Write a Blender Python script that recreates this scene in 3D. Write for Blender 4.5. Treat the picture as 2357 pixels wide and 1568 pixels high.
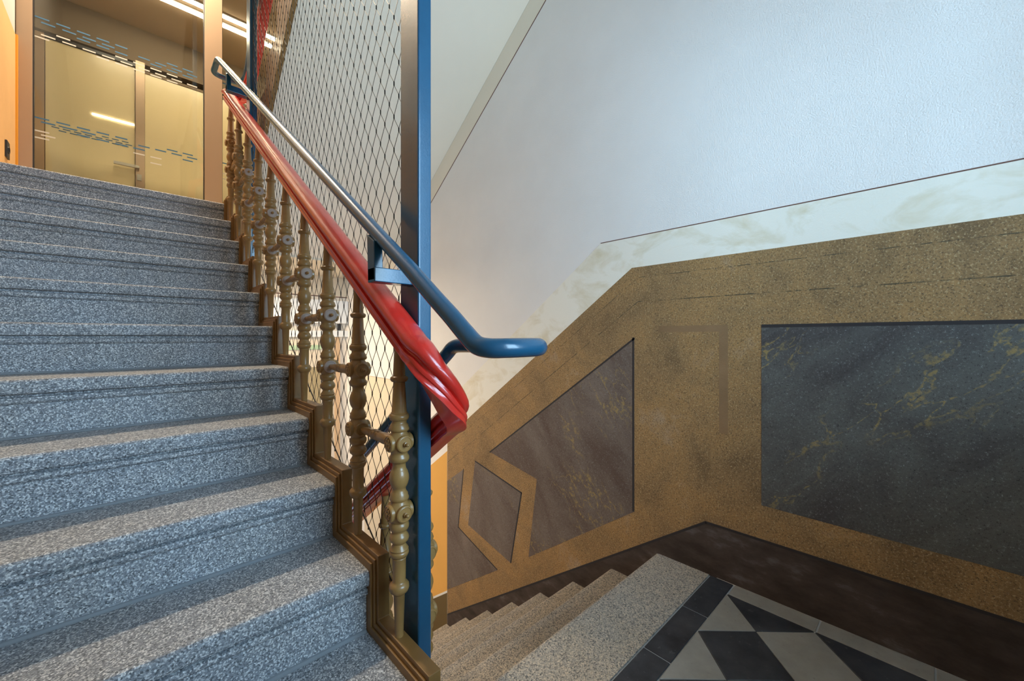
import bpy, math, random
from mathutils import Vector, Matrix

# ------------------------------------------------------------------ clear
for o in list(bpy.data.objects):
    bpy.data.objects.remove(o, do_unlink=True)
random.seed(7)
scene = bpy.context.scene
COL = scene.collection

# ------------------------------------------------------------------ camera
# X: across the stair towards the painted wall, Y: along the flights away from the viewer, Z: up; eye at the origin
cam_d = bpy.data.cameras.new('camera')
cam = bpy.data.objects.new('camera', cam_d)
COL.objects.link(cam)
cam_d.sensor_width = 36.0
cam_d.lens = 36.0 * 919.66 / 2357.0
cam_d.shift_y = -(784.0 - 775.67) / 2357.0
cam_d.clip_start = 0.02
cam.location = (0, 0, 0)
cam.rotation_euler = (math.pi / 2, 0, -0.7594)
scene.camera = cam

# ------------------------------------------------------------------ world, colour management
w = bpy.data.worlds.new('world')
scene.world = w
w.use_nodes = True
bg = w.node_tree.nodes['Background']
bg.inputs[0].default_value = (0.45, 0.66, 1.0, 1)
bg.inputs[1].default_value = 1.0
vs = scene.view_settings
vs.view_transform = 'Standard'
vs.look = 'None'
vs.gamma = 1.0
vs.exposure = 1.2
vs.use_curve_mapping = False

def area_light(name, loc, size, size_y, power, color, direction, shape='RECTANGLE'):
    ld = bpy.data.lights.new(name, 'AREA')
    ld.shape = shape
    ld.size = size
    if shape in ('RECTANGLE', 'ELLIPSE'):
        ld.size_y = size_y
    ld.energy = power
    ld.color = color
    lo = bpy.data.objects.new(name, ld)
    COL.objects.link(lo)
    lo.location = loc
    lo.rotation_euler = Vector(direction).to_track_quat('-Z', 'Y').to_euler()
    return lo

# daylight entering through the landing window behind the viewer
WIN = (0.42, 1.50, -0.10, 1.60)      # x0, x1, z0, z1 of the opening
YB = -0.85                            # inner face of the window wall
area_light('daylight_window', ((WIN[0] + WIN[1]) / 2, YB - 0.16, (WIN[2] + WIN[3]) / 2), WIN[1] - WIN[0], WIN[3] - WIN[2],
           60.0, (0.48, 0.725, 1.0), (0, 1, 0))

# ------------------------------------------------------------------ mesh helpers
def link(o, parent=None):
    COL.objects.link(o)
    if parent:
        o.parent = parent
    return o

def mesh_obj(name, verts, faces, mat=None, parent=None, smooth=False, sharp=None):
    me = bpy.data.meshes.new(name)
    me.from_pydata([tuple(v) for v in verts], [], [tuple(f) for f in faces])
    me.update()
    if mat:
        me.materials.append(mat)
    if smooth:
        me.shade_smooth()
        if sharp:
            me.set_sharp_from_angle(angle=math.radians(sharp))
    o = bpy.data.objects.new(name, me)
    return link(o, parent)

class MB:
    def __init__(self):
        self.v = []
        self.f = []
    def add(self, vs_, fs_):
        n = len(self.v)
        self.v += [tuple(p) for p in vs_]
        self.f += [tuple(i + n for i in f) for f in fs_]
        return self
    def box(self, x0, x1, y0, y1, z0, z1):
        return self.add([(x0, y0, z0), (x1, y0, z0), (x1, y1, z0), (x0, y1, z0), (x0, y0, z1), (x1, y0, z1), (x1, y1, z1), (x0, y1, z1)],
                        [(0, 3, 2, 1), (4, 5, 6, 7), (0, 1, 5, 4), (1, 2, 6, 5), (2, 3, 7, 6), (3, 0, 4, 7)])
    def prism_x(self, poly, x0, x1):
        """polygon in (y,z) extruded along x (any orientation, convex or simple)"""
        a = sum(poly[i][0] * poly[(i + 1) % len(poly)][1] - poly[(i + 1) % len(poly)][0] * poly[i][1] for i in range(len(poly)))
        if a < 0:
            poly = poly[::-1]
        n = len(poly)
        vv = [(x0, y, z) for y, z in poly] + [(x1, y, z) for y, z in poly]
        ff = [tuple(range(n - 1, -1, -1)), tuple(range(n, 2 * n))]
        ff += [(i, (i + 1) % n, (i + 1) % n + n, i + n) for i in range(n)]
        return self.add(vv, ff)
    def prism_z(self, poly, z0, z1):
        a = sum(poly[i][0] * poly[(i + 1) % len(poly)][1] - poly[(i + 1) % len(poly)][0] * poly[i][1] for i in range(len(poly)))
        if a < 0:
            poly = poly[::-1]
        n = len(poly)
        vv = [(x, y, z0) for x, y in poly] + [(x, y, z1) for x, y in poly]
        ff = [tuple(range(n - 1, -1, -1)), tuple(range(n, 2 * n))]
        ff += [(i, (i + 1) % n, (i + 1) % n + n, i + n) for i in range(n)]
        return self.add(vv, ff)
    def lathe(self, prof, seg=20, M=None):
        """prof: list of (h, r) along local z"""
        M = M or Matrix()
        vv, ff = [], []
        for h, r in prof:
            for k in range(seg):
                a = 2 * math.pi * k / seg
                vv.append(M @ Vector((r * math.cos(a), r * math.sin(a), h)))
        for i in range(len(prof) - 1):
            for k in range(seg):
                k2 = (k + 1) % seg
                ff.append((i * seg + k, i * seg + k2, (i + 1) * seg + k2, (i + 1) * seg + k))
        ff.append(tuple(range(seg - 1, -1, -1)))
        ff.append(tuple((len(prof) - 1) * seg + k for k in range(seg)))
        return self.add(vv, ff)
    def tube(self, pts, r, seg=12, caps=True):
        pts = [Vector(p) for p in pts]
        n = len(pts)
        vv, ff = [], []
        t0 = (pts[1] - pts[0]).normalized()
        up = Vector((0, 0, 1)) if abs(t0.z) < 0.9 else Vector((1, 0, 0))
        nrm = (up - t0 * up.dot(t0)).normalized()
        for i, p in enumerate(pts):
            if i == 0:
                t = t0
            elif i == n - 1:
                t = (pts[i] - pts[i - 1]).normalized()
            else:
                t = ((pts[i + 1] - pts[i]).normalized() + (pts[i] - pts[i - 1]).normalized()).normalized()
            nrm = (nrm - t * nrm.dot(t)).normalized()
            b = t.cross(nrm)
            for k in range(seg):
                a = 2 * math.pi * k / seg
                vv.append(p + (nrm * math.cos(a) + b * math.sin(a)) * r)
        for i in range(n - 1):
            for k in range(seg):
                k2 = (k + 1) % seg
                ff.append((i * seg + k, i * seg + k2, (i + 1) * seg + k2, (i + 1) * seg + k))
        if caps:
            ff.append(tuple(range(seg - 1, -1, -1)))
            ff.append(tuple((n - 1) * seg + k for k in range(seg)))
        return self.add(vv, ff)
    def sphere(self, c, r, seg=8, rings=6, sc=(1, 1, 1)):
        prof = []
        vv, ff = [], []
        for i in range(rings + 1):
            t = math.pi * i / rings
            for k in range(seg):
                a = 2 * math.pi * k / seg
                vv.append((c[0] + sc[0] * r * math.sin(t) * math.cos(a), c[1] + sc[1] * r * math.sin(t) * math.sin(a), c[2] - sc[2] * r * math.cos(t)))
        for i in range(rings):
            for k in range(seg):
                k2 = (k + 1) % seg
                ff.append((i * seg + k, i * seg + k2, (i + 1) * seg + k2, (i + 1) * seg + k))
        return self.add(vv, ff)
    def sweep(self, prof, pts, side=None):
        """prof: closed list of (s, h): s sideways (horizontal), h upwards; pts: centre line; frame kept upright"""
        pts = [Vector(p) for p in pts]
        n, m = len(pts), len(prof)
        vv, ff = [], []
        for i, p in enumerate(pts):
            if i == 0:
                t = pts[1] - pts[0]
            elif i == n - 1:
                t = pts[i] - pts[i - 1]
            else:
                t = (pts[i + 1] - pts[i]).normalized() + (pts[i] - pts[i - 1]).normalized()
            t.normalize()
            s = t.cross(Vector((0, 0, 1))).normalized()
            if side is not None:
                s = side[i]
            u = s.cross(t).normalized()
            for a, b in prof:
                vv.append(p + s * a + u * b)
        for i in range(n - 1):
            for k in range(m):
                k2 = (k + 1) % m
                ff.append((i * m + k, i * m + k2, (i + 1) * m + k2, (i + 1) * m + k))
        ff.append(tuple(range(m - 1, -1, -1)))
        ff.append(tuple((n - 1) * m + k for k in range(m)))
        return self.add(vv, ff)
    def build(self, name, mat, parent=None, smooth=False, sharp=35):
        return mesh_obj(name, self.v, self.f, mat, parent, smooth, sharp if smooth else None)

def bevel(o, wdt, seg=2, angle=40):
    m = o.modifiers.new('bevel', 'BEVEL')
    m.width = wdt
    m.segments = seg
    m.limit_method = 'ANGLE'
    m.angle_limit = math.radians(angle)
    return o

def empty(name, loc=(0, 0, 0)):
    o = bpy.data.objects.new(name, None)
    o.empty_display_size = 0.1
    o.location = loc
    return link(o)

def tag(o, label=None, cat=None, group=None, kind=None):
    if label: o['label'] = label
    if cat: o['category'] = cat
    if group: o['group'] = group
    if kind: o['kind'] = kind
    return o

def struct(o, label, cat):
    return tag(o, label, cat, kind='structure')

def catmull(pts, n=8):
    P = [Vector(p) for p in pts]
    P = [P[0] * 2 - P[1]] + P + [P[-1] * 2 - P[-2]]
    out = []
    for i in range(1, len(P) - 2):
        for k in range(n):
            t = k / n
            a, b, c, d_ = P[i - 1], P[i], P[i + 1], P[i + 2]
            out.append(0.5 * ((2 * b) + (c - a) * t + (2 * a - 5 * b + 4 * c - d_) * t * t + (3 * b - a - 3 * c + d_) * t ** 3))
    out.append(P[-2])
    return out

# ------------------------------------------------------------------ materials
def new_mat(name, color=(0.5, 0.5, 0.5), rough=0.5, metal=0.0, spec=0.5):
    m = bpy.data.materials.new(name)
    m.use_nodes = True
    b = m.node_tree.nodes['Principled BSDF']
    b.inputs['Base Color'].default_value = (*color, 1)
    b.inputs['Roughness'].default_value = rough
    b.inputs['Metallic'].default_value = metal
    b.inputs['Specular IOR Level'].default_value = spec
    return m

class NT:
    """tiny node helper"""
    def __init__(self, m):
        self.t = m.node_tree
        self.b = self.t.nodes['Principled BSDF']
        self.tc = self.t.nodes.new('ShaderNodeTexCoord')
    def n(self, typ, **kw):
        nd = self.t.nodes.new(typ)
        for k, v in kw.items():
            setattr(nd, k, v)
        return nd
    def l(self, a, b):
        self.t.links.new(a, b)
    def coords(self, scale=(1, 1, 1), rot=(0, 0, 0)):
        mp = self.n('ShaderNodeMapping')
        mp.inputs['Scale'].default_value = scale
        mp.inputs['Rotation'].default_value = rot
        self.l(self.tc.outputs['Object'], mp.inputs['Vector'])
        return mp.outputs[0]
    def coords_tex(self, scale, rot):
        mp = self.n('ShaderNodeMapping', vector_type='TEXTURE')
        mp.inputs['Scale'].default_value = scale
        mp.inputs['Rotation'].default_value = rot
        self.l(self.tc.outputs['Object'], mp.inputs['Vector'])
        return mp.outputs[0]
    def noise(self, scale, detail=3, rough=0.5, vec=None, dist=0.0):
        nd = self.n('ShaderNodeTexNoise')
        nd.inputs['Scale'].default_value = scale
        nd.inputs['Detail'].default_value = detail
        nd.inputs['Roughness'].default_value = rough
        nd.inputs['Distortion'].default_value = dist
        self.l(vec if vec else self.tc.outputs['Object'], nd.inputs['Vector'])
        return nd.outputs['Fac']
    def voronoi(self, scale, vec=None, out='Color', feature='F1'):
        nd = self.n('ShaderNodeTexVoronoi')
        nd.feature = feature
        nd.inputs['Scale'].default_value = scale
        self.l(vec if vec else self.tc.outputs['Object'], nd.inputs['Vector'])
        return nd.outputs[out]
    def ramp(self, fac, stops, interp='LINEAR'):
        nd = self.n('ShaderNodeValToRGB')
        nd.color_ramp.interpolation = interp
        e = nd.color_ramp.elements
        while len(e) < len(stops):
            e.new(0.5)
        for i, (p, c) in enumerate(stops):
            e[i].position = p
            e[i].color = (*c, 1) if len(c) == 3 else c
        self.l(fac, nd.inputs[0])
        return nd.outputs[0]
    def mix(self, fac, a, b, mode='MIX'):
        nd = self.n('ShaderNodeMix', data_type='RGBA', blend_type=mode)
        for inp, v in ((nd.inputs['Factor'], fac), (nd.inputs['A'], a), (nd.inputs['B'], b)):
            if isinstance(v, (int, float)):
                inp.default_value = v
            elif isinstance(v, tuple):
                inp.default_value = (*v, 1)
            else:
                self.l(v, inp)
        return nd.outputs['Result']
    def math(self, op, a, b=None, clamp=False):
        nd = self.n('ShaderNodeMath', operation=op, use_clamp=clamp)
        for i, v in enumerate((a, b)):
            if v is None:
                continue
            if isinstance(v, (int, float)):
                nd.inputs[i].default_value = v
            else:
                self.l(v, nd.inputs[i])
        return nd.outputs[0]
    def sep(self):
        nd = self.n('ShaderNodeSeparateXYZ')
        self.l(self.tc.outputs['Object'], nd.inputs[0])
        return nd.outputs
    def color(self, sock):
        self.l(sock, self.b.inputs['Base Color'])
    def rough(self, sock):
        self.l(sock, self.b.inputs['Roughness'])
    def bump(self, h, strength=0.3, dist=0.002):
        nd = self.n('ShaderNodeBump')
        nd.inputs['Strength'].default_value = strength
        nd.inputs['Distance'].default_value = dist
        self.l(h, nd.inputs['Height'])
        self.l(nd.outputs[0], self.b.inputs['Normal'])

def granite(name, dark, mid, light, warm, sc=1.0):
    m = new_mat(name, rough=0.62, spec=0.35)
    n = NT(m)
    v1 = n.voronoi(300 * sc)
    bw = n.n('ShaderNodeRGBToBW'); n.l(v1, bw.inputs[0])
    grain = n.ramp(bw.outputs[0], [(0.20, dark), (0.34, mid), (0.60, mid), (0.74, light)])
    v2 = n.noise(260 * sc, 3, 0.7)
    flecks = n.ramp(v2, [(0.34, (0.62, 0.62, 0.63)), (0.50, (1, 1, 1)), (0.66, (1.45, 1.45, 1.45))])
    c = n.mix(1.0, grain, flecks, 'MULTIPLY')
    big = n.noise(3.5, 3, 0.6)
    wf = n.ramp(big, [(0.42, (0, 0, 0)), (0.62, (1, 1, 1))])
    wf2 = n.math('MULTIPLY', wf, 0.45)
    c = n.mix(wf2, c, n.mix(1.0, c, warm, 'MULTIPLY'))
    n.color(c)
    n.bump(n.math('ADD', bw.outputs[0], v2), 0.3, 0.0010)
    return m

M_granite = granite('granite', (0.125, 0.135, 0.150), (0.250, 0.268, 0.295), (0.56, 0.575, 0.59), (1.0, 0.93, 0.84), 1.0)
M_granite_warm_lit = granite('granite_warm_lit', (0.15, 0.145, 0.14), (0.36, 0.33, 0.29), (0.52, 0.45, 0.36), (1.0, 0.92, 0.80), 0.85)  # same granite, with the warmer light of the falling flight put into its colour

def plaster(name, col, var=0.04, bscale=170, bstr=0.25, rough=0.85):
    m = new_mat(name, col, rough, spec=0.2)
    n = NT(m)
    a = tuple(max(0, c * (1 - var)) for c in col)
    b = tuple(min(1, c * (1 + var)) for c in col)
    n.color(n.ramp(n.noise(2.5, 4, 0.6), [(0.3, a), (0.7, b)]))
    if bstr:
        n.bump(n.noise(bscale, 3, 0.6), bstr, 0.0025)
    return m

M_white = plaster('white_stipple_plaster', (0.86, 0.83, 0.79), 0.03, 200, 0.55)
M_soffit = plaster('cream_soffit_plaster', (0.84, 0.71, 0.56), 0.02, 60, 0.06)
M_yellow = plaster('yellow_limewash', (0.62, 0.37, 0.16), 0.06, 90, 0.1)
M_wall = plaster('plain_white_wall', (0.74, 0.71, 0.66), 0.02, 100, 0.1)
M_cream = plaster('cream_wall', (0.70, 0.60, 0.46), 0.03, 100, 0.05)
M_ceil = plaster('grey_brown_ceiling', (0.38, 0.27, 0.18), 0.02, 100, 0.02)
M_ceil_dark = plaster('dark_bulkhead', (0.17, 0.125, 0.085), 0.02, 100, 0.02)
M_olive = new_mat('olive_brown_plinth', (0.13, 0.085, 0.025), 0.55)
M_line = new_mat('brown_line_paint', (0.16, 0.075, 0.05), 0.7)

def mat_pale():
    m = new_mat('pale_marbled_paint', rough=0.75, spec=0.25)
    n = NT(m)
    v = n.coords((1, 1, 1.6), (0.5, 0, 0))
    st = n.ramp(n.noise(5.5, 6, 0.62, v, 0.6), [(0.48, (0, 0, 0)), (0.74, (1, 1, 1))])
    c = n.mix(n.math('MULTIPLY', st, 0.7), (0.90, 0.86, 0.75), (0.66, 0.55, 0.32))
    n.color(c)
    n.bump(n.noise(180, 3, 0.6), 0.3, 0.002)
    return m
M_pale = mat_pale()

def mat_ochre():
    m = new_mat('ochre_marbled_dado', rough=0.72, spec=0.3)
    n = NT(m)
    big = n.noise(3.2, 6, 0.68, None, 0.4)
    c = n.ramp(big, [(0.30, (0.19, 0.118, 0.055)), (0.45, (0.31, 0.190, 0.084)), (0.58, (0.39, 0.228, 0.090)), (0.72, (0.41, 0.30, 0.20))])
    sp = n.noise(210, 3, 0.75)
    c = n.mix(n.ramp(sp, [(0.34, (1, 1, 1)), (0.49, (0, 0, 0))]), c, (0.11, 0.072, 0.040))
    sp2 = n.noise(160, 2, 0.7, n.coords((1.3, 1, 1)))
    c = n.mix(n.math('MULTIPLY', n.ramp(sp2, [(0.55, (0, 0, 0)), (0.68, (1, 1, 1))]), 0.6), c, (0.62, 0.46, 0.25))
    # faint rubbed guide lines following the landing, then the stair
    o = n.sep()
    Y, Z = o[1], o[2]
    slope = n.math('MULTIPLY', n.math('MAXIMUM', n.math('SUBTRACT', Y, 0.98), 0.0), 0.71)
    H = n.math('ADD', Z, slope)
    brk = n.ramp(n.noise(18, 4, 0.7, n.coords((1, 1, 0.2))), [(0.42, (0, 0, 0)), (0.56, (1, 1, 1))])
    lm = None
    for z0, wd in ((0.287, 0.0016), (0.170, 0.0022)):
        ln = n.math('LESS_THAN', n.math('ABSOLUTE', n.math('SUBTRACT', H, z0)), wd)
        lm = ln if lm is None else n.math('MAXIMUM', lm, ln)
    c = n.mix(n.math('MULTIPLY', n.math('MULTIPLY', lm, brk), 0.8), c, (0.06, 0.055, 0.035))
    n.color(c)
    n.bump(n.math('ADD', n.noise(150, 4, 0.7), sp), 0.5, 0.0022)
    return m
M_ochre = mat_ochre()

def mat_slate(name, base, base2, vein=(0.36, 0.26, 0.09), vang=0.6):
    m = new_mat(name, rough=0.62, spec=0.35)
    n = NT(m)
    v = n.coords_tex((1, 1.9, .75), (vang, 0, 0))
    c = n.ramp(n.noise(3.6, 6, 0.65, v, 0.6), [(0.34, base), (0.58, base2), (0.75, tuple(x * 1.25 for x in base2))])
    sp = n.noise(170, 3, 0.8)
    c = n.mix(n.math('MULTIPLY', n.ramp(sp, [(0.59, (0, 0, 0)), (0.70, (1, 1, 1))]), 0.75), c, (0.33, 0.36, 0.36))
    c = n.mix(n.ramp(sp, [(0.32, (1, 1, 1)), (0.42, (0, 0, 0))]), c, tuple(x * 0.55 for x in base))
    # crackled ochre veins gathered in a few drifts
    dv = n.n('ShaderNodeTexVoronoi'); dv.feature = 'DISTANCE_TO_EDGE'; dv.inputs['Scale'].default_value = 9
    wv = n.n('ShaderNodeVectorMath', operation='ADD')
    nz = n.n('ShaderNodeTexNoise'); nz.inputs['Scale'].default_value = 7; nz.inputs['Detail'].default_value = 4
    n.l(v, nz.inputs['Vector']); n.l(v, wv.inputs[0])
    s = n.n('ShaderNodeVectorMath', operation='SCALE'); n.l(nz.outputs['Color'], s.inputs[0]); s.inputs['Scale'].default_value = 0.30
    n.l(s.outputs[0], wv.inputs[1]); n.l(wv.outputs[0], dv.inputs['Vector'])
    line = n.ramp(dv.outputs['Distance'], [(0.015, (1, 1, 1)), (0.05, (0, 0, 0))])
    drift = n.ramp(n.noise(2.7, 2, 0.5, v), [(0.50, (0, 0, 0)), (0.58, (1, 1, 1))])
    br = n.ramp(n.noise(60, 3, 0.7), [(0.42, (0, 0, 0)), (0.58, (1, 1, 1))])
    c = n.mix(n.math('MULTIPLY', n.math('MULTIPLY', n.math('MULTIPLY', line, drift), br), 0.8), c, vein)
    n.color(c)
    n.bump(n.math('ADD', n.noise(150, 4, 0.7), sp), 0.45, 0.002)
    return m
M_slate = mat_slate('slate_blue_paint', (0.070, 0.064, 0.064), (0.118, 0.120, 0.112), vang=-0.85)
M_slate_warm = mat_slate('slate_brown_paint', (0.115, 0.078, 0.062), (0.175, 0.138, 0.115), vang=0.9)
M_shadowline = new_mat('painted_dark_edge', (0.028, 0.024, 0.026), 0.7)

def mat_plinth():
    m = new_mat('dark_brown_plinth', rough=0.6, spec=0.3)
    n = NT(m)
    c = n.ramp(n.noise(6, 5, 0.65, n.coords((1, 1, 2.5))), [(0.35, (0.040, 0.029, 0.024)), (0.58, (0.075, 0.056, 0.049)), (0.70, (0.125, 0.112, 0.108))])
    n.color(c)
    n.bump(n.noise(90, 4, 0.7), 0.3, 0.002)
    return m
M_plinth = mat_plinth()

def paint(name, col, rough, spec=0.5, coat=0.0, bsc=220, bst=0.06, var=0.12):
    m = new_mat(name, col, rough, spec=spec)
    n = NT(m)
    n.b.inputs['Coat Weight'].default_value = coat
    n.b.inputs['Coat Roughness'].default_value = 0.12
    n.color(n.ramp(n.noise(14, 4, 0.6), [(0.3, tuple(c * (1 - var) for c in col)), (0.7, tuple(min(1, c * (1 + var)) for c in col))]))
    n.bump(n.noise(bsc, 3, 0.6), bst, 0.002)
    return m
M_red = paint('red_gloss_paint', (0.66, 0.028, 0.018), 0.28, 0.5, 0.6, 160, 0.10)
M_blue = paint('petrol_blue_gloss_paint', (0.010, 0.075, 0.145), 0.27, 0.5, 0.25, 260, 0.10, 0.06)
M_iron = paint('khaki_cast_iron_paint', (0.31, 0.170, 0.054), 0.36, 0.5, 0.25, 140, 0.10)
M_ironwood = paint('brown_string_paint', (0.24, 0.125, 0.036), 0.45, 0.45, 0.1, 90, 0.10)
M_worn = plaster('worn_primer', (0.42, 0.33, 0.28), 0.2, 300, 0.4, 0.7)
M_wire = new_mat('steel_wire', (0.10, 0.095, 0.09), 0.35, 0.8)
M_ferrule = new_mat('dark_ferrule', (0.08, 0.07, 0.06), 0.4, 0.8)
M_alu = new_mat('champagne_aluminium', (0.40, 0.28, 0.185), 0.38, 0.5)
M_steel = new_mat('brushed_steel', (0.55, 0.50, 0.42), 0.3, 1.0)
M_black = new_mat('black_plastic', (0.02, 0.02, 0.022), 0.4)
M_mortar = plaster('cement_mortar', (0.23, 0.25, 0.27), 0.1, 120, 0.3)
M_grout = plaster('pale_grout', (0.56, 0.57, 0.58), 0.1, 200, 0.3)
M_doorglass = new_mat('cream_back_painted_glass', (0.62, 0.50, 0.29), 0.25, 0.0, 0.5)
M_white_paint = new_mat('white_gloss_paint', (0.80, 0.80, 0.78), 0.4)
M_green = new_mat('pale_green_paint', (0.42, 0.55, 0.34), 0.5)
M_dash_blue = new_mat('blue_glass_print', (0.03, 0.11, 0.20), 0.5)
M_dash_white = new_mat('white_glass_print', (0.50, 0.47, 0.40), 0.5)

def tile_mat(name, c1, c2, spot, rough):
    m = new_mat(name, rough=rough, spec=0.4)
    n = NT(m)
    c = n.ramp(n.noise(9, 5, 0.65, n.coords((1, 1, 1), (0, 0, 0.4))), [(0.33, c1), (0.68, c2)])
    sp = n.noise(55, 2, 0.6)
    c = n.mix(n.math('MULTIPLY', n.ramp(sp, [(0.66, (0, 0, 0)), (0.74, (1, 1, 1))]), 0.5), c, spot)
    n.color(c)
    n.bump(n.noise(120, 4, 0.7), 0.15, 0.002)
    return m
M_tile_black = tile_mat('black_stone_tile', (0.022, 0.025, 0.032), (0.062, 0.068, 0.080), (0.13, 0.14, 0.16), 0.42)
M_tile_grey = tile_mat('grey_stone_tile', (0.26, 0.25, 0.225), (0.34, 0.33, 0.30), (0.20, 0.18, 0.15), 0.5)

def glass_mat(name, tint, refl=1.0):
    m = bpy.data.materials.new(name)
    m.use_nodes = True
    t = m.node_tree
    for nd in list(t.nodes):
        t.nodes.remove(nd)
    out = t.nodes.new('ShaderNodeOutputMaterial')
    mx = t.nodes.new('ShaderNodeMixShader')
    tr = t.nodes.new('ShaderNodeBsdfTransparent'); tr.inputs[0].default_value = (*tint, 1)
    gl = t.nodes.new('ShaderNodeBsdfGlossy'); gl.inputs['Roughness'].default_value = 0.02
    fr = t.nodes.new('ShaderNodeFresnel'); fr.inputs[0].default_value = 1.5
    t.links.new(fr.outputs[0], mx.inputs[0]); t.links.new(tr.outputs[0], mx.inputs[1]); t.links.new(gl.outputs[0], mx.inputs[2])
    t.links.new(mx.outputs[0], out.inputs[0])
    return m
M_glass = glass_mat('clear_glass', (0.90, 0.92, 0.90))

def emis(name, col, strength):
    m = new_mat(name, col, 0.5)
    b = m.node_tree.nodes['Principled BSDF']
    b.inputs['Emission Color'].default_value = (*col, 1)
    b.inputs['Emission Strength'].default_value = strength
    return m
M_led = emis('led_diffuser', (1.0, 0.86, 0.62), 22.0)
M_lamp = emis('warm_lamp_diffuser', (1.0, 0.80, 0.55), 10.0)

# ------------------------------------------------------------------ key dimensions (metres)
W = 1.77            # inner face of the painted wall
XL = -0.60          # left wall of the rising flight
ZF = -1.005         # half landing floor
RISE, TREAD = 0.17496, 0.25536
Y0, Z0 = 3.3749, 0.9240       # nosing of the top step (upper floor)
def drift(y): return -0.008 * (y - 1.0)
UP = [(Y0 - TREAD * i, Z0 - RISE * i) for i in range(11)]      # nosing y, tread z, top to bottom
DT, DR, DY0 = 0.2459, 0.1749, 0.888
DN = [(DY0 + DT * i, ZF - DR * i) for i in range(13)]          # nosings of the falling flight
ZLOW = DN[-1][1] - 0.0
SOFF = lambda y: 2.07 - 0.712 * (y - 1.704)                    # underside of the flight overhead
YG = 4.5            # glass partition
YFAR = 4.59         # far wall of the lower hall
ZTOP = 5.6

# ------------------------------------------------------------------ room shell
# right wall: one slab, painted fields are its parts
wr = MB().box(W, W + 0.25, YB - 0.3, 7.6, ZLOW - 0.2, ZTOP).build('wall_right', M_white)
struct(wr, 'tall plaster wall with painted dado beside the stair', 'wall')

def wallpatch(name, poly, mat, t0, t1, label=None):
    o = MB().prism_x(poly, W - t1, W - t0).build(name, mat, wr)
    if label: o['label'] = label
    return o
SL = 0.708
def sl(y, y0, z0): return z0 - SL * (y - y0)
YE = 2.591          # the historic paint ends here
wallpatch('pale_band', [(YB, 0.337), (YB, 0.487), (1.192, 0.487), (YE, sl(YE, 1.192, 0.487)), (YE, sl(YE, 1.013, 0.337)), (1.013, 0.337)], M_pale, 0, 0.0012, 'pale marbled border above the ochre dado')
wallpatch('border_line', [(YB, 0.486), (YB, 0.490), (1.192, 0.490), (1.192, 0.486)], M_line, 0, 0.0018)
wallpatch('ochre_dado', [(YB, -0.784), (YB, 0.337), (1.013, 0.337), (YE, sl(YE, 1.013, 0.337)), (YE, sl(YE, 0.667, -0.784)), (0.667, -0.784)], M_ochre, 0, 0.0012, 'ochre marbled dado')
wallpatch('dark_plinth', [(YB, ZF), (YB, -0.784), (0.667, -0.784), (YE, sl(YE, 0.667, -0.784)), (YE, sl(YE, 0.667, -0.784) - 0.42), (0.9, ZF - 0.2), (0.62, ZF)], M_plinth, 0, 0.0016, 'dark brown painted plinth')
wallpatch('slate_panel', [(YB, -0.658), (YB, 0.048), (0.458, 0.048), (0.458, -0.653)], M_slate, 0.0012, 0.0020, 'dark slate painted panel on the landing')
TRAP = [(1.0, -0.003), (1.0, -0.85), (1.715, -1.358), (1.645, -0.858), (2.087, -0.785)]
wallpatch('slate_panel', TRAP, M_slate_warm, 0.0012, 0.0020, 'brownish slate field beside the falling steps')
DIA = [(2.244, -0.88), (1.772, -0.975), (1.871, -1.46), (2.326, -1.366)]
wallpatch('slate_lozenge', DIA, M_slate_warm, 0.0012, 0.0020, 'slate lozenge in an ochre frame')
FRAG = [(YE, -1.116), (2.378, -0.974), (2.445, -1.43), (2.006, -1.562), (YE, -1.958)]
wallpatch('slate_panel', FRAG, M_slate_warm, 0.0012, 0.0020, 'cut-off slate field at the edge of the old paint')
def edge_strip(a, b, wd, side):
    d_ = Vector((b[0] - a[0], b[1] - a[1])).normalized()
    n_ = Vector((-d_.y, d_.x)) * (wd * side)
    wallpatch('painted_edge', [a, b, (b[0] + n_.x, b[1] + n_.y), (a[0] + n_.x, a[1] + n_.y)], M_shadowline, 0.0018, 0.0024)
edge_strip((1.0, -0.003), (2.087, -0.785), 0.009, -1)
edge_strip((1.0, -0.85), (1.0, -0.003), 0.010, -1)
edge_strip((0.458, 0.048), (YB, 0.048), 0.012, 1)
edge_strip((2.244, -0.88), (1.772, -0.975), 0.009, 1)
edge_strip((1.772, -0.975), (1.871, -1.46), 0.009, 1)
edge_strip((2.378, -0.974), (2.445, -1.43), 0.008, 1)
edge_strip((2.445, -1.43), (2.006, -1.562), 0.008, -1)
edge_strip((0.667, -0.784), (YE, sl(YE, 0.667, -0.784)), 0.010, -1)
edge_strip((YB, -0.784), (0.667, -0.784), 0.010, -1)
M_faded = plaster('faded_mauve_paint', (0.285, 0.175, 0.090), 0.25, 150, 0.5)
wallpatch('faded_border', [(0.876, 0.050), (0.876, 0.022), (0.578, 0.022), (0.578, 0.050)], M_faded, 0.0010, 0.0015)
wallpatch('faded_border', [(0.612, 0.022), (0.578, 0.022), (0.578, -0.40), (0.612, -0.40)], M_faded, 0.0010, 0.0015)
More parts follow.
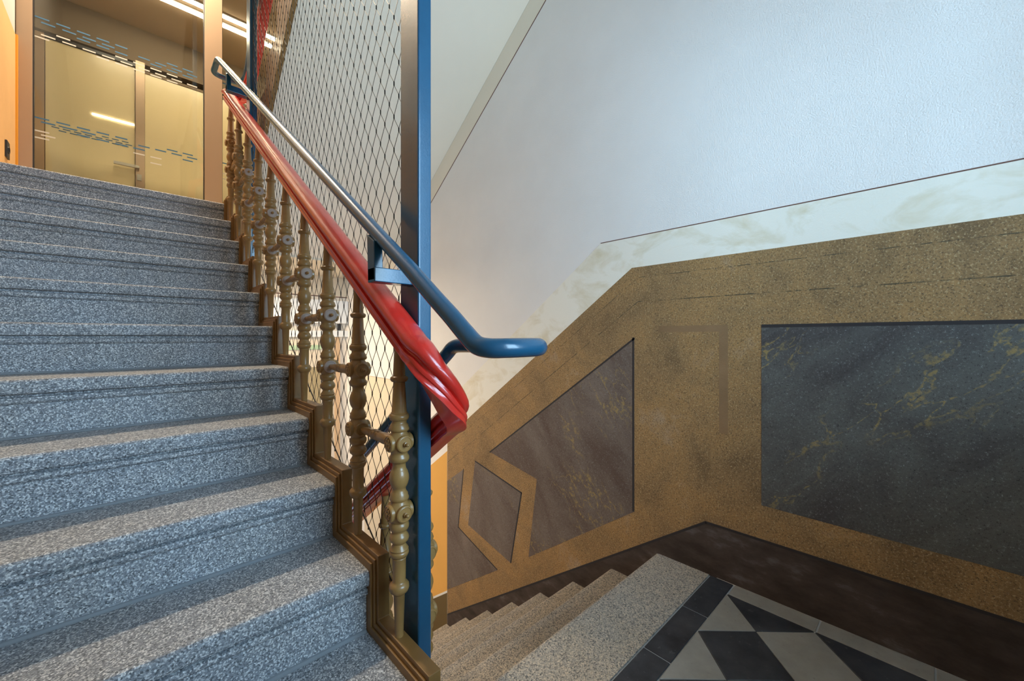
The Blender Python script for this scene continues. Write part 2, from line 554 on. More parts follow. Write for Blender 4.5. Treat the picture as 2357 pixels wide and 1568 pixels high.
# newer yellow paint beyond
def yl(y): return -0.878 - 0.70 * (y - 2.579)
def ol(y): return -1.985 - 0.709 * (y - 2.615)
YY = 3.36
wallpatch('yellow_dado', [(YE + .004, yl(YE)), (YE + .004, ol(YE)), (YY, ol(YY)), (YY, yl(YY))], plaster('amber_yellow_paint', (0.78, 0.42, 0.11), 0.03, 90, 0.1), 0, 0.0012, 'plain yellow dado beyond the old paint')
wallpatch('plinth_line', [(YE + .004, ol(YE)), (YE + .004, ol(YE) - .018), (YY, ol(YY) - .018), (YY, ol(YY))], M_white_paint, 0, 0.0016)
wallpatch('olive_plinth', [(YE + .004, ol(YE) - .018), (YE + .004, ol(YE) - .45), (YY, ol(YY) - .42), (YY, ol(YY) - .018)], M_olive, 0, 0.0014, 'olive brown plinth')
# soffit border and brown line, parallel to the flight overhead
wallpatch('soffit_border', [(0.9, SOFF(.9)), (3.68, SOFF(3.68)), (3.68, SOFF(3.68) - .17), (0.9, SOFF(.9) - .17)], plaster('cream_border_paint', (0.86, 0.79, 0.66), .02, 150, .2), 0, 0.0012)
wallpatch('soffit_line', [(0.9, SOFF(.9) - .17), (3.68, SOFF(3.68) - .17), (3.68, SOFF(3.68) - .177), (0.9, SOFF(.9) - .177)], M_line, 0, 0.0016, 'thin brown painted line')
# lit panel and beige paint on the right wall in the lower hall
wallpatch('white_panel', [(3.45, -0.398), (3.45, 0.0), (4.12, 0.0), (4.12, -0.398)], M_white_paint, 0, 0.012, 'white panel high on the lower hall wall')
wallpatch('beige_field', [(3.45, -0.40), (4.12, -0.40), (4.12, ZLOW), (3.45, ZLOW)], M_cream, 0, 0.0014)
wallpatch('brown_jamb', [(3.36, -0.40), (3.448, -0.40), (3.448, ZLOW), (3.36, ZLOW)], plaster('brown_jamb_paint', (.36, .22, .09), .03), 0, 0.0016)

wl = MB().box(XL - 0.25, XL, YB - 0.3, YG - 0.06, ZLOW - 0.2, ZTOP).build('wall_left', plaster('grey_white_wall', (0.50, 0.47, 0.43), .02, 100, .1))
struct(wl, 'left stair wall with yellow dado and white above', 'wall')
o = MB().prism_x([(3.45, Z0), (YG - .06, Z0), (YG - .06, 2.13), (3.45, 2.13), (0.6, 2.13 - 0.685 * 2.85), (0.6, ZF)], XL, XL + .0015).build('yellow_dado', M_yellow, wl)
o = MB().box(XL - 0.1, XL + 0.012, YG - 0.06, YG - 0.04, Z0, 2.13).build('reveal_strip', plaster('deep_yellow_paint', (0.62, 0.27, 0.03), .05, 60, .2), wl)
o['label'] = 'deep yellow reveal beside the aluminium frame'

# window wall behind the viewer
x0, x1, z0, z1 = WIN
mb = MB()
mb.box(XL - .25, x0, YB - .3, YB, ZF - .3, ZTOP); mb.box(x1, W + .25, YB - .3, YB, ZF - .3, ZTOP)
mb.box(x0, x1, YB - .3, YB, ZF - .3, z0); mb.box(x0, x1, YB - .3, YB, z1, ZTOP)
struct(mb.build('wall_back', M_wall), 'landing wall with the tall window', 'wall')
wn = MB()
fw = .05
wn.box(x0, x0 + fw, YB - .12, YB - .06, z0, z1); wn.box(x1 - fw, x1, YB - .12, YB - .06, z0, z1)
wn.box(x0 + fw, x1 - fw, YB - .12, YB - .06, z0, z0 + fw); wn.box(x0 + fw, x1 - fw, YB - .12, YB - .06, z1 - fw, z1)
win = struct(wn.build('window_1', M_white_paint), 'tall white landing window', 'window')
xm = (x0 + x1) / 2
MB().box(xm - .025, xm + .025, YB - .115, YB - .065, z0 + fw, z1 - fw).build('mullion', M_white_paint, win)
MB().box(x0 + fw, x1 - fw, YB - .115, YB - .065, 1.05, 1.09).build('transom', M_white_paint, win)
MB().box(x0 + fw, x1 - fw, YB - .094, YB - .088, z0 + fw, z1 - fw).build('pane', M_glass, win)
MB().box(x0 - .05, x1 + .05, YB - .06, YB + .08, z0 - .035, z0).build('window_sill', M_white_paint, win)

# landing floor: grout bed and stone tiles
fl = MB()
fl.box(XL, W, YB, 0.650, ZF - .25, ZF - .004)
fl.box(XL, 0.575, 0.650, 0.845, ZF - .25, ZF - .004)
fl = struct(fl.build('floor', M_grout), 'half landing floor of black and grey stone tiles', 'floor')
def clip(poly, xa, xb, ya, yb):
    def cut(P, inside, inter):
        out = []
        for i in range(len(P)):
            a, b = P[i], P[(i + 1) % len(P)]
            if inside(a):
                out.append(a)
                if not inside(b): out.append(inter(a, b))
            elif inside(b):
                out.append(inter(a, b))
        return out
    def ix(c): return lambda a, b: (c, a[1] + (b[1] - a[1]) * (c - a[0]) / (b[0] - a[0]))
    def iy(c): return lambda a, b: (a[0] + (b[0] - a[0]) * (c - a[1]) / (b[1] - a[1]), c)
    for ins, it in ((lambda p: p[0] >= xa, ix(xa)), (lambda p: p[0] <= xb, ix(xb)), (lambda p: p[1] >= ya, iy(ya)), (lambda p: p[1] <= yb, iy(yb))):
        poly = cut(poly, ins, it)
        if len(poly) < 3: return None
    return poly
def tile(poly, mat):
    dz = random.uniform(-.0006, .0006)
    return bevel(MB().prism_z(poly, ZF - .02, ZF + dz).build('tile', mat, fl), .0012, 1)
G = .0026
ex = [-.60, -.245, .045, .334, .625, .9145, 1.2025, 1.4945, 1.7685]
for a, b in zip(ex[:-1], ex[1:]):
    tile([(a + G, .5575), (b - G, .5575), (b - G, .645), (a + G, .645)], M_tile_black)
ey = [.553, .2735, -.006, -.2855, -.565, -.8445, YB]
for a, b in zip(ey[1:], ey[:-1]):
    tile([(1.6895, a + G), (1.7685, a + G), (1.7685, b - G), (1.6895, b - G)], M_tile_grey)
HX, HY = .1405, .1385
for i in range(-9, 4):
    for j in range(-1, 8):
        for typ, cx_, cy_ in ((0, 1.402 + 2 * HX * i, .4155 - 2 * HY * j), (1, 1.402 + HX + 2 * HX * i, .554 - 2 * HY * j)):
            k = 1 - .0075
            P = clip([(cx_ - HX * k, cy_), (cx_, cy_ - HY * k), (cx_ + HX * k, cy_), (cx_, cy_ + HY * k)], XL + .004, 1.6862, YB + .004, .5535)
            if P:
                xs_, ys_ = [p[0] for p in P], [p[1] for p in P]
                if (max(xs_) - min(xs_)) > .02 and (max(ys_) - min(ys_)) > .02:
                    tile(P, M_tile_black if typ == 0 else M_tile_grey)

# upper floor slab, lower hall, ceilings
uf = MB().box(XL, W, Y0 + .28, YG + 2.9, Z0 - .262, Z0 - .002)
struct(uf.build('floor_upper', M_cream), 'upper floor slab, its underside the lower hall ceiling', 'floor')
lf = MB().box(XL - .25, W + .25, DN[-1][0] - .3, 7.6, ZLOW - .2, ZLOW - .01)
struct(lf.build('floor_lower', M_tile_grey), 'lower hall floor', 'floor')
struct(MB().box(XL - .25, W + .25, YFAR, YFAR + .1, ZLOW - .2, Z0 - .262).build('wall_far', plaster('pale_hall_wall', (0.74, 0.66, 0.56), .02, 90, .05)), 'far wall of the lower hall', 'wall')
wf = bpy.data.objects['wall_far']
def farpatch(name, xa, xb, za, zb, mat, t=.004, label=None):
    o = MB().box(xa, xb, YFAR - t, YFAR, za, zb).build(name, mat, wf)
    if label: o['label'] = label
farpatch('cream_frieze', .55, W, .447, Z0 - .262, M_cream, .002)
farpatch('brown_line', .55, W, .440, .450, M_line, .004)
farpatch('white_casing', .55, 1.76, .150, .40, M_white_paint, .05, 'white boxed casing on the far wall')
farpatch('white_rail', .55, W, 0.0, .068, M_white_paint, .03, 'white rail on the far wall')
farpatch('beige_panel', .55, 1.63, -1.2, -.002, M_cream, .004)
farpatch('green_strip', .55, 1.49, -.135, -.088, M_green, .012, 'pale green strip')
farpatch('olive_panel', .55, 1.48, -1.2, -.325, plaster('olive_beige_paint', (.38, .30, .17), .03), .008)
farpatch('door_jamb', 1.63, 1.683, -2.2, -.002, plaster('beige_jamb', (.62, .42, .25), .03), .02)
farpatch('vent_box', 1.66, 1.70, .075, .145, M_black, .012)

struct(MB().box(XL - .25, W + .25, YB - .3, .80, 2.98, 3.2).build('ceiling', M_wall), 'underside of the half landing above', 'ceiling')
struct(MB().prism_x([(.80, 3.0), (YG - .1, 3.0 + .685 * (YG - .9)), (YG - .1, 3.3 + .685 * (YG - .9)), (.80, 3.3)], XL, .50).build('ceiling_slope', M_wall), 'sloping underside of the second flight overhead', 'ceiling')
struct(MB().box(XL - .25, W + .25, YB - .3, 7.6, ZTOP, ZTOP + .1).build('ceiling_top', M_wall), 'high stairwell ceiling', 'ceiling')
# corridor behind the glass
struct(MB().box(-1.45, 3.3, YG + .06, 7.6, 3.6, 3.75).build('ceiling_corridor', M_ceil), 'grey brown corridor ceiling behind the glass', 'ceiling')
struct(MB().box(-1.55, -1.45, YG - .06, 7.6, Z0 - .3, 3.75).build('wall_corridor', M_cream), 'corridor side wall', 'wall')
struct(MB().box(-1.55, XL - .25, YG - .16, YG - .06, Z0 - .3, 3.75).build('wall_corridor_end', M_cream), 'short corridor return wall', 'wall')
struct(MB().box(-1.45, XL, YG - .06, 7.45, Z0 - .262, Z0 - .002).build('floor_corridor', M_cream), 'corridor floor behind the left wall', 'floor')
struct(MB().box(-1.45, 3.3, 7.45, 7.6, Z0 - .3, 3.6).build('wall_end', M_cream), 'cream end wall of the room behind the corridor door', 'wall')
struct(MB().box(XL - .25, W + .25, YG + .03, YG + .1, 3.62, ZTOP).build('wall_over_glass', M_wall), 'wall above the glass partition', 'wall')

# ------------------------------------------------------------------ rising flight
def step_profile(back):
    # (y, z) relative to nosing; nosing, groove, bead, riser
    p = [(back, 0.0), (0.012, 0.0), (0.006, -0.0015), (0.0018, -0.006), (0.0, -0.013), (0.0005, -0.036), (0.003, -0.042), (0.012, -0.0445),
         (0.0215, -0.0465), (0.0215, -0.0520), (0.0110, -0.0545), (0.0090, -0.060), (0.0095, -0.067), (0.0150, -0.0725), (0.0210, -0.0745), (0.0195, -0.085), (0.0195, -RISE), (back, -RISE)]
    return p
flight = tag(empty('stair_flight', (0, .82, ZF)), 'grey granite stair flight climbing to the glass partition', 'stairs')
for i in range(12):
    ny = Y0 - TREAD * i if i < 11 else None
    if i == 11:
        break
    y, z = UP[i]
    back = TREAD + .019 if i else .30
    prof = step_profile(back)
    xa, xb = XL + .002, .4768 + drift(y)
    mb = MB().prism_x([(p[0] + y, p[1] + z) for p in prof], xa, xb)
    s = mb.build('step', M_granite)
    s.parent = flight
    s.matrix_parent_inverse = flight.matrix_basis.inverted()
    jm = MB().prism_x([(y + .0195, z - RISE + .0005), (y + .0195, z - RISE + .007), (y + .015, z - RISE + .006), (y + .011, z - RISE + .002), (y + .008, z - RISE + .0005)], xa, xb - .002)
    j = jm.build('mortar_joint', M_mortar, s)

# falling flight: sill stone at the landing edge, then the steps
flight2 = tag(empty('stair_flight', (1.2, .77, ZF)), 'speckled granite flight falling beside the painted wall', 'stairs')
for i, (y, z) in enumerate(DN[:-1]):
    front = [(y, z - .012), (y - .004, z - .003), (y - .012, z)]
    if i == 0:
        poly = [(0.6515, z), (0.6515, z - DR)] + [(y - .004, z - DR), (y - .004, z - .05), (y, z - .04)] + front
    else:
        poly = [(y - DT - .004, z), (y - DT - .004, z - DR), (y - .004, z - DR), (y - .004, z - .05), (y, z - .04)] + front
    s = MB().prism_x(poly, .628, W - .0017).build('step', M_granite_warm_lit)
    s.parent = flight2
    s.matrix_parent_inverse = flight2.matrix_basis.inverted()

# flight overhead with its cream soffit
flight3 = tag(empty('stair_flight', (1.2, 3.6, Z0)), 'overhead flight with smooth cream soffit and brown stepped edge', 'stairs')
def child(o, par):
    o.parent = par
    o.matrix_parent_inverse = par.matrix_basis.inverted()
    return o
ya, yb_ = .85, 3.68
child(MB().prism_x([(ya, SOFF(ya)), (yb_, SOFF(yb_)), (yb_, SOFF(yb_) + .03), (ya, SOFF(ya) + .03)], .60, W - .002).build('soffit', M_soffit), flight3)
NT3 = [(3.46 - .2459 * k, Z0 + .1749 * (k + 1)) for k in range(11)]
for k, (y, z) in enumerate(NT3):
    child(MB().prism_x([(y, z), (y, SOFF(y) + .035), (y - .262, SOFF(y - .262) + .035), (y - .262, z)], .605, W - .002).build('step', M_granite), flight3)
# stepped string board of that flight
up = []
for k, (y, z) in enumerate(NT3):
    up += [(y + .03, z - .1749 + .045), (y + .03, z + .045)]
poly = [(3.68, SOFF(3.68) - .015), (3.68, Z0 + .045)] + up + [(NT3[-1][0] - .2, NT3[-1][1] + .045), (NT3[-1][0] - .2, SOFF(NT3[-1][0] - .2) - .015)]
child(MB().prism_x(poly, .580, .604).build('string_board', M_ironwood), flight3)

# ------------------------------------------------------------------ balustrade of the rising flight
bal = tag(empty('balustrade', (.505, .85, ZF)), 'khaki cast iron balustrade with turned balusters on the rising flight', 'balustrade')
def string_poly(dz, dy, low):
    pts = []
    for (y, z) in UP[::-1]:            # bottom to top
        pts += [(y - dy, (z - RISE + dz) if pts else ZF), (y - dy, z + dz)]
    y, z = UP[0]
    pts += [(y + .12, z + dz), (y + .12, z - low)]
    yl_, zl_ = UP[-1]
    pts += [(yl_ + .35, zl_ - low + .02), (yl_ + .20, ZF)]
    return pts
def sheared(o):
    for v in o.data.vertices:
        v.co.x += drift(v.co.y)
    return o
for nm, xa, xb, dz, dy in (('string_board', .4895, .5225, .047, .027), ('string_moulding', .4835, .4895, .034, .016), ('string_moulding', .4775, .4835, .022, .006)):
    o = sheared(MB().prism_x(string_poly(dz, dy, .22), xa, xb).build(nm, M_ironwood))
    bevel(o, .002, 2)
    child(o, bal)

S_ = .001132
def zpx(v): return (1472 - v) * S_
PROF = [(1476, 9.5), (1472, 9.5), (1374, 12.9), (1371, 16), (1367, 20), (1360, 22.8), (1352, 22), (1348, 18.5), (1346, 16), (1343, 14.6), (1293, 15.3), (1291, 16.5), (1288.5, 15.5), (1287, 18.5),
        (1280, 21.8), (1276, 21.8), (1273.5, 19.5), (1270, 21.2), (1267, 19.5), (1261, 15.5), (1257, 14.6), (1254, 17), (1250, 21), (1244, 22.4), (1238, 20.5), (1233, 17), (1231, 15.6), (1228, 16), (1226, 19.5), (1220, 22.2),
        (1213, 22.2), (1208, 18.5)]
BALL = [(1206, 19), (1202, 22), (1196, 25), (1190, 26.5), (1184, 27), (1178, 26.5), (1172, 25), (1166, 22), (1162, 18.5)]
MID = [(1159, 18), (1156, 21.5), (1151, 22), (1147, 20), (1143, 20), (1139, 17), (1134, 15), (1129, 15.2), (1127, 17), (1120, 20), (1110, 22.2), (1102, 22), (1094, 19.8), (1088, 17.2), (1086.5, 16), (1080, 14.8), (1074, 14.8), (1071, 16.5), (1069.5, 20),
       (1064, 23), (1058, 22.6), (1053, 19)]
BALL2 = [(v - 158.5, r) for v, r in BALL]
TOP = [(1000.5, 18), (998, 22), (993, 23.3), (989, 21), (986, 21), (982, 17.5), (979, 16.5), (975, 17), (973.5, 20.5), (967, 22.9), (961, 21.6), (959, 18.5), (957, 18.8), (955, 16.9), (887, 13.3), (886, 17), (882, 20), (877, 20.2), (874, 17), (873, 14), (793, 10.4)]
PROF = [(zpx(v), r * S_) for v, r in PROF + BALL + MID + BALL2 + TOP]
ZB1, ZB2 = zpx(1184), zpx(1025.5)
body_me = MB().lathe(PROF, 22)
tmp = body_me.build('baluster', M_iron, None, True, 50)
body_mesh = tmp.data
bpy.data.objects.remove(tmp)

def disc_mesh(name, mat, fancy, face_mat=None):
    """boss disc looking along -Y, standing proud of the ball"""
    M = Matrix.Rotation(math.pi / 2, 4, 'X')       # local z -> -y
    mb = MB().lathe([(.018, .0215), (.0300, .0215), (.0322, .0195), (.0326, .0180), (.0312, .0170), (.0312, .001)], 20, M)
    if fancy:
        for k in range(6):
            a = math.pi / 3 * k
            mb.sphere((.0095 * math.cos(a), -.0315, .0095 * math.sin(a)), .0055, 7, 5, (1, .55, 1))
        mb.sphere((0, -.0320, 0), .0045, 7, 5)
        mb.sphere((0, -.0318, .0150), .003, 6, 4); mb.sphere((0, -.0318, -.0150), .003, 6, 4)
    o = mb.build(name, mat, None, True, 40)
    me = o.data
    bpy.data.objects.remove(o)
    return me
me_disc = disc_mesh('boss', M_iron, False)
me_worn = disc_mesh('boss', M_worn, False)
me_rose = disc_mesh('rosette', M_iron, True)
Mk = Matrix.Rotation(math.pi / 2, 4, 'X')
t_ = MB().lathe([(.030, .0060), (.038, .0060), (.0385, .0045), (.040, .0040), (.043, .0048), (.0465, .0042), (.0485, .0020)], 14, Mk).build('knob', M_iron, None, True, 50)
me_knob = t_.data
bpy.data.objects.remove(t_)
def inst(name, me, parent, loc, rz=0):
    o = bpy.data.objects.new(name, me)
    o.location = loc
    o.rotation_euler = (0, 0, rz)
    return link(o, parent)
def make_baluster(par, base, worn=False, knob_low=False, flip=False):
    b = bpy.data.objects.new('baluster', body_mesh)
    b.location = base
    if flip: b.rotation_euler = (0, 0, math.pi)
    COL.objects.link(b)
    child(b, par)
    for zb, isup in ((ZB1, False), (ZB2, True)):
        inst('boss', me_worn if worn else me_disc, b, (0, 0, zb))
        inst('boss', me_disc, b, (0, 0, zb), math.pi)
        inst('rosette', me_rose, b, (0, 0, zb), -math.pi / 2)      # towards the steps
        inst('boss', me_disc, b, (0, 0, zb), math.pi / 2)          # towards the well
        if isup or knob_low:
            inst('knob', me_knob, b, (0, 0, zb))
    return b
BY0 = .958
NB = 10
def bbase(i):
    y = BY0 + TREAD * i
    return (.5035 + drift(y) * 1.3, y, UP[10][1] + .046 + RISE * i)
def rod_mesh(L):
    pr = [(0, .0085), (.12, .0100), (.30, .0125), (.38, .0125), (.40, .0145), (.44, .0148), (.46, .0128), (.50, .0128), (.52, .0148), (.57, .0150), (.59, .0130), (.62, .0135), (.74, .0158), (.84, .0155), (.95, .0125), (1.0, .0115)]
    M = Matrix.Rotation(math.pi / 2, 4, 'X')
    o = MB().lathe([(h * L, r) for h, r in pr], 16, M).build('spacer_rod', M_iron, None, True, 50)
    me = o.data
    bpy.data.objects.remove(o)
    return me
LR = TREAD - .060
me_rod = rod_mesh(LR)
for i in range(NB):
    b = make_baluster(bal, bbase(i), worn=(2 <= i <= 7), knob_low=(i == 0))
    if i:
        p = bbase(i)
        r = bpy.data.objects.new('spacer_rod', me_rod)
        r.location = (p[0] + .001, p[1] - .030, p[2] + ZB1)
        COL.objects.link(r)
        child(r, bal)
# shadowed board behind the risers of the string (stringer verticals toward the well)

# balustrade of the falling flight
bal2 = tag(empty('balustrade', (.612, 1.0, ZF)), 'khaki balustrade of the falling flight, half hidden behind the blue post', 'balustrade')
pts = [(DN[0][0] - .20, ZF), (DN[0][0] - .20, ZF + .057)]
for (y, z) in DN[:-1]:
    pts += [(y + .02, z + .057), (y + .02, z - DR + .057)]
ye, ze = DN[-2]
pts += [(ye + .2, ze - DR + .057), (ye + .2, ze - DR - .2), (DN[0][0] - .05, ZF - .28)]
o = bevel(MB().prism_x(pts, .5955, .6270).build('string_board', M_ironwood), .002, 2)
child(o, bal2)
for i in range(9):
    y = 1.012 + .2459 * i
    z = ZF + .058 - DR * (i + 1)
    make_baluster(bal2, (.612, y, z), flip=True)
    if i:
        r = bpy.data.objects.new('spacer_rod', me_rod)
        r.location = (.612, y - .025, z + ZB2)
        COL.objects.link(r)
        child(r, bal2)

# ------------------------------------------------------------------ red wooden handrail
RP = [(-.021, -.034), (-.024, -.033), (-.0250, -.029), (-.0235, -.026), (-.0235, -.0195), (-.0270, -.0175), (-.0285, -.012), (-.0275, -.0085), (-.0200, -.0075), (-.0190, -.0015), (-.0262, .0002), (-.0310, .006), (-.0325, .012), (-.0305, .019),
      (-.0250, .0255), (-.0170, .0300), (-.0080, .0325), (0, .033)]
RP = [(a * 1.06, b * 1.10) for a, b in RP]
RP = RP + [(-a, b) for a, b in RP[-2::-1]]
def zr(y): return .058 + .685 * (y - 1.0)
def zd(y): return -.281 - .715 * (y - .973)
def xr(y): return .5035 + drift(y) * 1.3
top = [(.612, 3.02, 2.04), (.611, 3.18, 1.915), (.603, 3.31, 1.80), (.575, 3.40, 1.735), (.530, 3.425, 1.705), (xr(3.38), 3.385, 1.688)]
low = [(xr(.90), .90, zr(.90)), (.504, .880, zr(.880)), (.508, .852, zr(.852)), (.525, .831, -.084), (.557, .823, -.130), (.589, .831, -.178), (.607, .858, -.208), (.612, .90, -.230), (.612, .95, zd(.95)), (.612, 1.05, zd(1.05))]
ctrl = [(.612, 2.0, 2.77), (.612, 2.6, 2.34), (.612, 2.85, 2.16)] + top
pth = catmull(ctrl, 7)
ys = [3.30 - .15 * k for k in range(16)]
pth += [Vector((xr(y), y, zr(y))) for y in ys]
pth += catmull(low, 16)
pth += [Vector((.612, y, zd(y))) for y in (1.3, 1.8, 2.4, 3.0)]
hr = MB().sweep(RP, pth).build('wooden_handrail', M_red, None, True, 38)
tag(hr, 'moulded red painted wooden handrail sweeping around the blue post', 'handrail')

# ------------------------------------------------------------------ blue tube handrail
TX, TX2, TRD = .450, .612, .0178
def zt(y): return .1287 + .685 * (y - .775)
def zt2(y): return -.030 - .712 * (y - .875)
lo_pts = [(TX, .70, zt(.70)), (TX, .645, zt(.645)), (TX, .60, zt(.60) - .002), (TX + .001, .568, -.0145), (TX + .010, .542, -.020), (TX + .035, .5255, -.020), (TX + .075, .523, -.020), (TX + .115, .528, -.020), (TX + .143, .550, -.020), (TX2 - .003, .60, -.020), (TX2, .70, -.021), (TX2, .82, -.022), (TX2, .868, -.027), (TX2, .90, zt2(.90)), (TX2, .98, zt2(.98))]
tx = lambda y: TX + drift(y) * 1.6
hi_pts = [(.600, 2.6, 2.63), (.600, 3.0, 2.345), (.600, 3.18, 2.20), (.600, 3.30, 2.06), (.599, 3.38, 1.955), (.597, 3.45, 1.905), (.588, 3.525, 1.893), (.565, 3.557, zt(3.32) + .02), (.52, 3.565, zt(3.32) + .02), (.46, 3.56, zt(3.32) + .02), (tx(3.5) + .004, 3.535, zt(3.32) + .02), (tx(3.42), 3.46, zt(3.32) + .02), (tx(3.36), 3.36, zt(3.32) + .016), (tx(3.30), 3.30, zt(3.30)), (tx(3.2), 3.2, zt(3.2))]
tp = catmull(hi_pts, 6)[:-1] + [Vector((tx(y), y, zt(y))) for y in (3.1, 2.5, 1.9, 1.3, .8)] + catmull(lo_pts, 7) + [Vector((TX2, y, zt2(y))) for y in (1.4, 2.0, 2.8, 3.3)]
th_ = MB().tube(tp, TRD, 20).build('tube_handrail', M_blue, None, True, 60)
tag(th_, 'petrol blue steel tube handrail looping around the stairwell end', 'handrail')
def bracket(yp, xp, par):
    """flat bar out from the post, then up to the tube"""
    zt_ = zt(yp)
    h = .020
    mb = MB().box(tx(yp) - .019, xp, yp - h, yp + h, zt_ - .122, zt_ - .086)
    mb.prism_x([(yp - h, zt_ - .118), (yp + h, zt_ - .118), (yp + h + .006, zt_ + .002), (yp - h + .006, zt_ - .022)], tx(yp) - .019, tx(yp) + .004)
    o = mb.build('bracket', M_blue, par)
    bevel(o, .002, 2)
bracket(.965, .539, th_)
bracket(2.92, .520, th_)

# ------------------------------------------------------------------ posts and wire net
def post(x0, y0, z0, z1, label):
    o = MB().box(x0, x0 + .0395, y0, y0 + .098, z0, z1).build('steel_post', M_blue)
    bevel(o, .005, 3)
    return tag(o, label, 'post', 'blue steel posts of the stairwell net')
post(.5385, .9205, ZF - .9, 2.97, 'petrol blue steel post at the foot of the rising flight')
post(.5170, 2.865, Z0 - 1.0, 4.2, 'dark steel post at the head of the stairs before the glass')

PY, PZ, NX = .0285, .0965, .552
ny0, ny1 = 1.0225, 2.860
nmb, fmb = MB(), MB()
nw = int((ny1 - ny0) / PY)
def nbot(y): return -.72 + .685 * (y - 1.06)
for k in range(nw):
    pts = []
    yk = ny0 + PY * k
    j0 = int(math.floor((nbot(yk) + 1.0) / (PZ / 2)))
    j1 = int((min(3.0 + .0 * yk, 2.9 + .35 * (yk - 1)) + 1.0) / (PZ / 2))
    nx = NX + drift(yk) * 1.2
    for j in range(j0, j1):
        z = -1.0 + PZ / 2 * j
        side = (j + k) % 2
        y = yk + (PY - .0011 if side else .0011)
        z2 = z
        pts += [(nx, y, z2 - .006), (nx, y, z2 + .006)]
        if side == 1:
            fmb.tube([(nx, yk + PY, z2 - .006), (nx, yk + PY, z2 + .006)], .0021, 4)
    nmb.tube(pts, .00105, 3, False)
net = tag(nmb.build('safety_net', M_wire), 'stainless wire mesh net stretched between the two blue posts', 'net')
tag(fmb.build('ferrules', M_ferrule, net), kind='stuff')
cb = MB()
cb.tube([(NX + drift(1) * 1.2, ny0 - .003, nbot(ny0) - .02), (NX + drift(1) * 1.2, ny0 - .003, 2.95)], .0022, 6)
cb.tube([(NX + drift(ny1) * 1.2, ny1 + .004, nbot(ny1)), (NX + drift(ny1) * 1.2, ny1 + .004, 3.5)], .0022, 6)
cb.tube([(NX + drift(1) * 1.2, ny0, nbot(ny0) - .02), (NX + drift(ny1) * 1.2, ny1, nbot(ny1) - .02)], .0022, 6)
cb.build('edge_cable', M_wire, net)

# ------------------------------------------------------------------ glass partition on the upper floor
gp = tag(empty('glass_partition', (.5, YG, Z0)), 'glass partition in champagne aluminium frames on the upper landing', 'partition')
def gpart(name, *a, mat=M_alu):
    return child(MB().box(*a).build(name, mat), gp)
bevel(gpart('frame_post', -.600, -.525, YG - .04, YG + .04, Z0, 3.62), .002)
bevel(gpart('frame_post', .465, .592, YG - .04, YG + .04, Z0, 3.62), .002)
bevel(gpart('frame_post', W - .08, W - .003, YG - .04, YG + .04, Z0, 3.62), .002)
for xa, xb in ((-.525, .465), (.592, W - .08)):
    gpart('bottom_rail', xa, xb, YG - .03, YG + .03, Z0, Z0 + .03)
    gpart('top_rail', xa, xb, YG - .03, YG + .03, 3.55, 3.62)
    gpart('gasket', xa, xa + .006, YG - .012, YG + .012, Z0 + .03, 3.55, mat=M_black)
    gpart('gasket', xb - .006, xb, YG - .012, YG + .012, Z0 + .03, 3.55, mat=M_black)
    gpart('pane', xa + .006, xb - .006, YG - .004, YG + .004, Z0 + .03, 3.55, mat=M_glass)
def dashes(name, rows, mat, y, xa, xb, ln=.070, gap=.034, seed=1, par=None):
    rnd = random.Random(seed)
    mb = MB()
    for r, (z, spans) in enumerate(rows):
        x = xa + .03 * (r % 2)
        while x + ln < xb:
            t = (x - xa) / (xb - xa)
            if any(a <= t <= b for a, b in spans):
                mb.box(x, x + ln, y - .0006, y, z - .005, z + .005)
            x += ln + gap
    return child(mb.build(name, mat), par)
rb = [(2.335, [(0, .50), (.72, 1)]), (2.305, [(0, .40), (.55, 1)]), (2.28, [(.15, .5), (.62, 1)])]
rw = [(2.245, [(.04, .12), (.36, .8)]), (2.215, [(0, 1)]), (2.19, [(0, .04), (.27, .75)])]
lb = [(1.60, [(0, .52), (.7, 1)]), (1.575, [(0, .35), (.55, 1)]), (1.545, [(.15, .6), (.82, 1)])]
lw = [(1.505, [(0, .06), (.5, .7)]), (1.48, [(0, .1)]), (1.455, [(0, .04), (.62, .7)])]
for sd, (xa, xb) in enumerate(((-.517, .458), (.60, W - .09))):
    dashes('blue_dash_print', rb, M_dash_blue, YG - .0042, xa, xb, seed=1, par=gp)
    dashes('white_dash_print', rw, M_dash_white, YG - .0042, xa, xb, par=gp)
    dashes('blue_dash_print', lb, M_dash_blue, YG - .0042, xa, xb, par=gp)
    dashes('white_dash_print', lw, M_dash_white, YG - .0042, xa, xb, par=gp)

# inner door wall of the corridor
YI = 6.4
gd = tag(empty('glass_door', (-.32, YI, Z0)), 'cream glass corridor door with steel lever handle behind the partition', 'door')
def dpart(name, *a, mat=M_alu):
    return child(MB().box(*a).build(name, mat), gd)
dpart('door_jamb', -.75, -.668, YI - .04, YI + .04, Z0, 3.16)
dpart('door_jamb', .024, .102, YI - .04, YI + .04, Z0, 3.21)
dpart('door_leaf', -.662, .018, YI - .012, YI + .012, Z0 + .01, 3.13, mat=M_doorglass)
dpart('door_head', -.668, .024, YI - .035, YI + .035, 3.135, 3.17, mat=M_black)
hd = dpart('handle', -.155, .050, YI - .080, YI - .052, 1.950, 1.980, mat=M_steel)
child(MB().tube([(.045, YI - .012, 1.965), (.045, YI - .075, 1.965)], .013, 12).build('handle_rose', M_steel), gd)
child(MB().box(.035, .075, YI - .05, YI - .04, 1.82, 1.89).build('lock_plate', M_steel), gd)
dashes('blue_dash_print', [(1.96 + .28, [(0, .4), (.6, 1)]), (2.215, [(0, .45), (.5, 1)]), (2.19, [(.1, .5), (.7, 1)])], M_dash_blue, YI - .013, -.65, .01, ln=.055, gap=.025, par=gd)
sp = tag(empty('side_panel', (1.0, YI, Z0)), 'cream glazed panel right of the corridor door', 'panel')
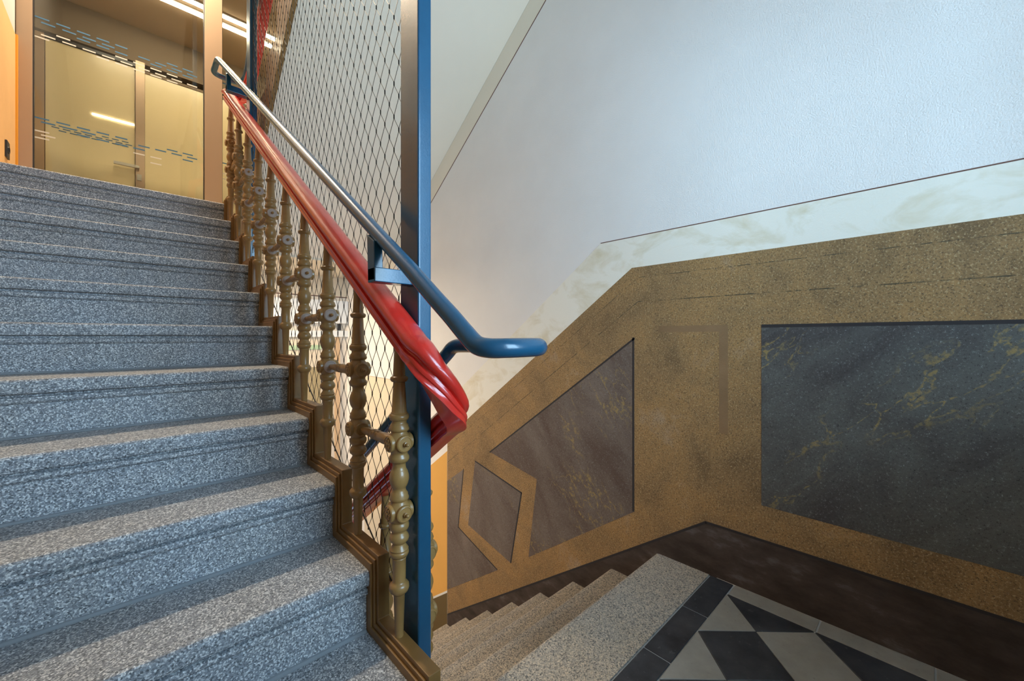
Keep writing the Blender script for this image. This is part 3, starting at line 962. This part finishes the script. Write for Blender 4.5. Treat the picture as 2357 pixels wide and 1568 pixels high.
child(MB().box(.104, 2.6, YI - .012, YI + .012, Z0, 3.10).build('glazing', M_doorglass), sp)
child(MB().box(.104, 2.6, YI - .02, YI + .02, 3.10, 3.13).build('head_rail', M_ceil_dark), sp)
struct(MB().box(-1.45, 3.3, YI - .02, YI + .06, 3.2, 3.6).build('wall_bulkhead', M_ceil_dark), 'dark bulkhead above the corridor door', 'wall')

# linear LED lamps on the corridor ceiling
for y, lab in ((5.455, 'nearer bright LED strip on the corridor ceiling'), (5.62, 'farther bright LED strip on the corridor ceiling')):
    r = tag(empty('light_line', (.6, y, 3.6)), lab, 'lamp', 'LED strips on the corridor ceiling')
    child(MB().box(-.35, 1.75, y - .035, y + .035, 3.585, 3.598).build('housing', M_white_paint), r)
    child(MB().box(-.34, 1.74, y - .024, y + .024, 3.575, 3.586).build('glow_face', M_led), r)
# glowing strip added on the door face to imitate a lamp reflection
r = tag(empty('light_line', (-.16, YI, 2.53)), 'short glowing strip imitating a lamp reflection on the cream corridor door', 'lamp')
child(MB().box(-.325, .012, YI - .022, YI - .0125, 2.452, 2.470).build('glow_face', emis('reflection_glow', (1.0, .9, .68), 6.0)), r)

# ceiling lamp of the upper landing (just out of view) and an unseen lamp added to light the lower hall
def ceiling_lamp(loc, rad, power, label, col=(1.0, .82, .60)):
    r = tag(empty('ceiling_lamp', loc), label, 'lamp')
    child(MB().lathe([(0, rad * 1.1), (-.03, rad * 1.1), (-.035, rad)], 24, Matrix.Translation(loc)).build('housing', M_white_paint, None, True), r)
    child(MB().lathe([(-.035, rad), (-.05, rad * .9), (-.055, .01)], 24, Matrix.Translation(loc)).build('glow_face', M_lamp, None, True), r)
    area_light('lamp_glow', (loc[0], loc[1], loc[2] - .065), rad * 2, rad * 2, power, col, (0, 0, -1), 'DISK')
ceiling_lamp((.15, 4.05, 3.95), .13, 60, 'round warm ceiling lamp above the upper landing')
struct(MB().box(XL - .25, W + .25, 3.5, YG + .1, 3.96, 4.1).build('ceiling_upper', M_wall), 'upper landing ceiling', 'ceiling')
ceiling_lamp((.15, 3.95, Z0 - .27), .13, 30, 'round warm ceiling lamp added out of view to light the lower hall')

# ------------------------------------------------------------------ socket on the yellow wall
sk = tag(empty('wall_socket', (XL, 4.157, 1.22)), 'small black socket low on the yellow wall', 'socket')
bevel(child(MB().box(XL + .0015, XL + .012, 4.117, 4.197, 1.165, 1.275).build('plate', M_black), sk), .003)
child(MB().lathe([(.012, .024), (.016, .024), (.016, .019), (.006, .019)], 16, Matrix.Translation((XL, 4.157, 1.22)) @ Matrix.Rotation(math.pi / 2, 4, 'Y')).build('insert', M_black, None, True), sk)
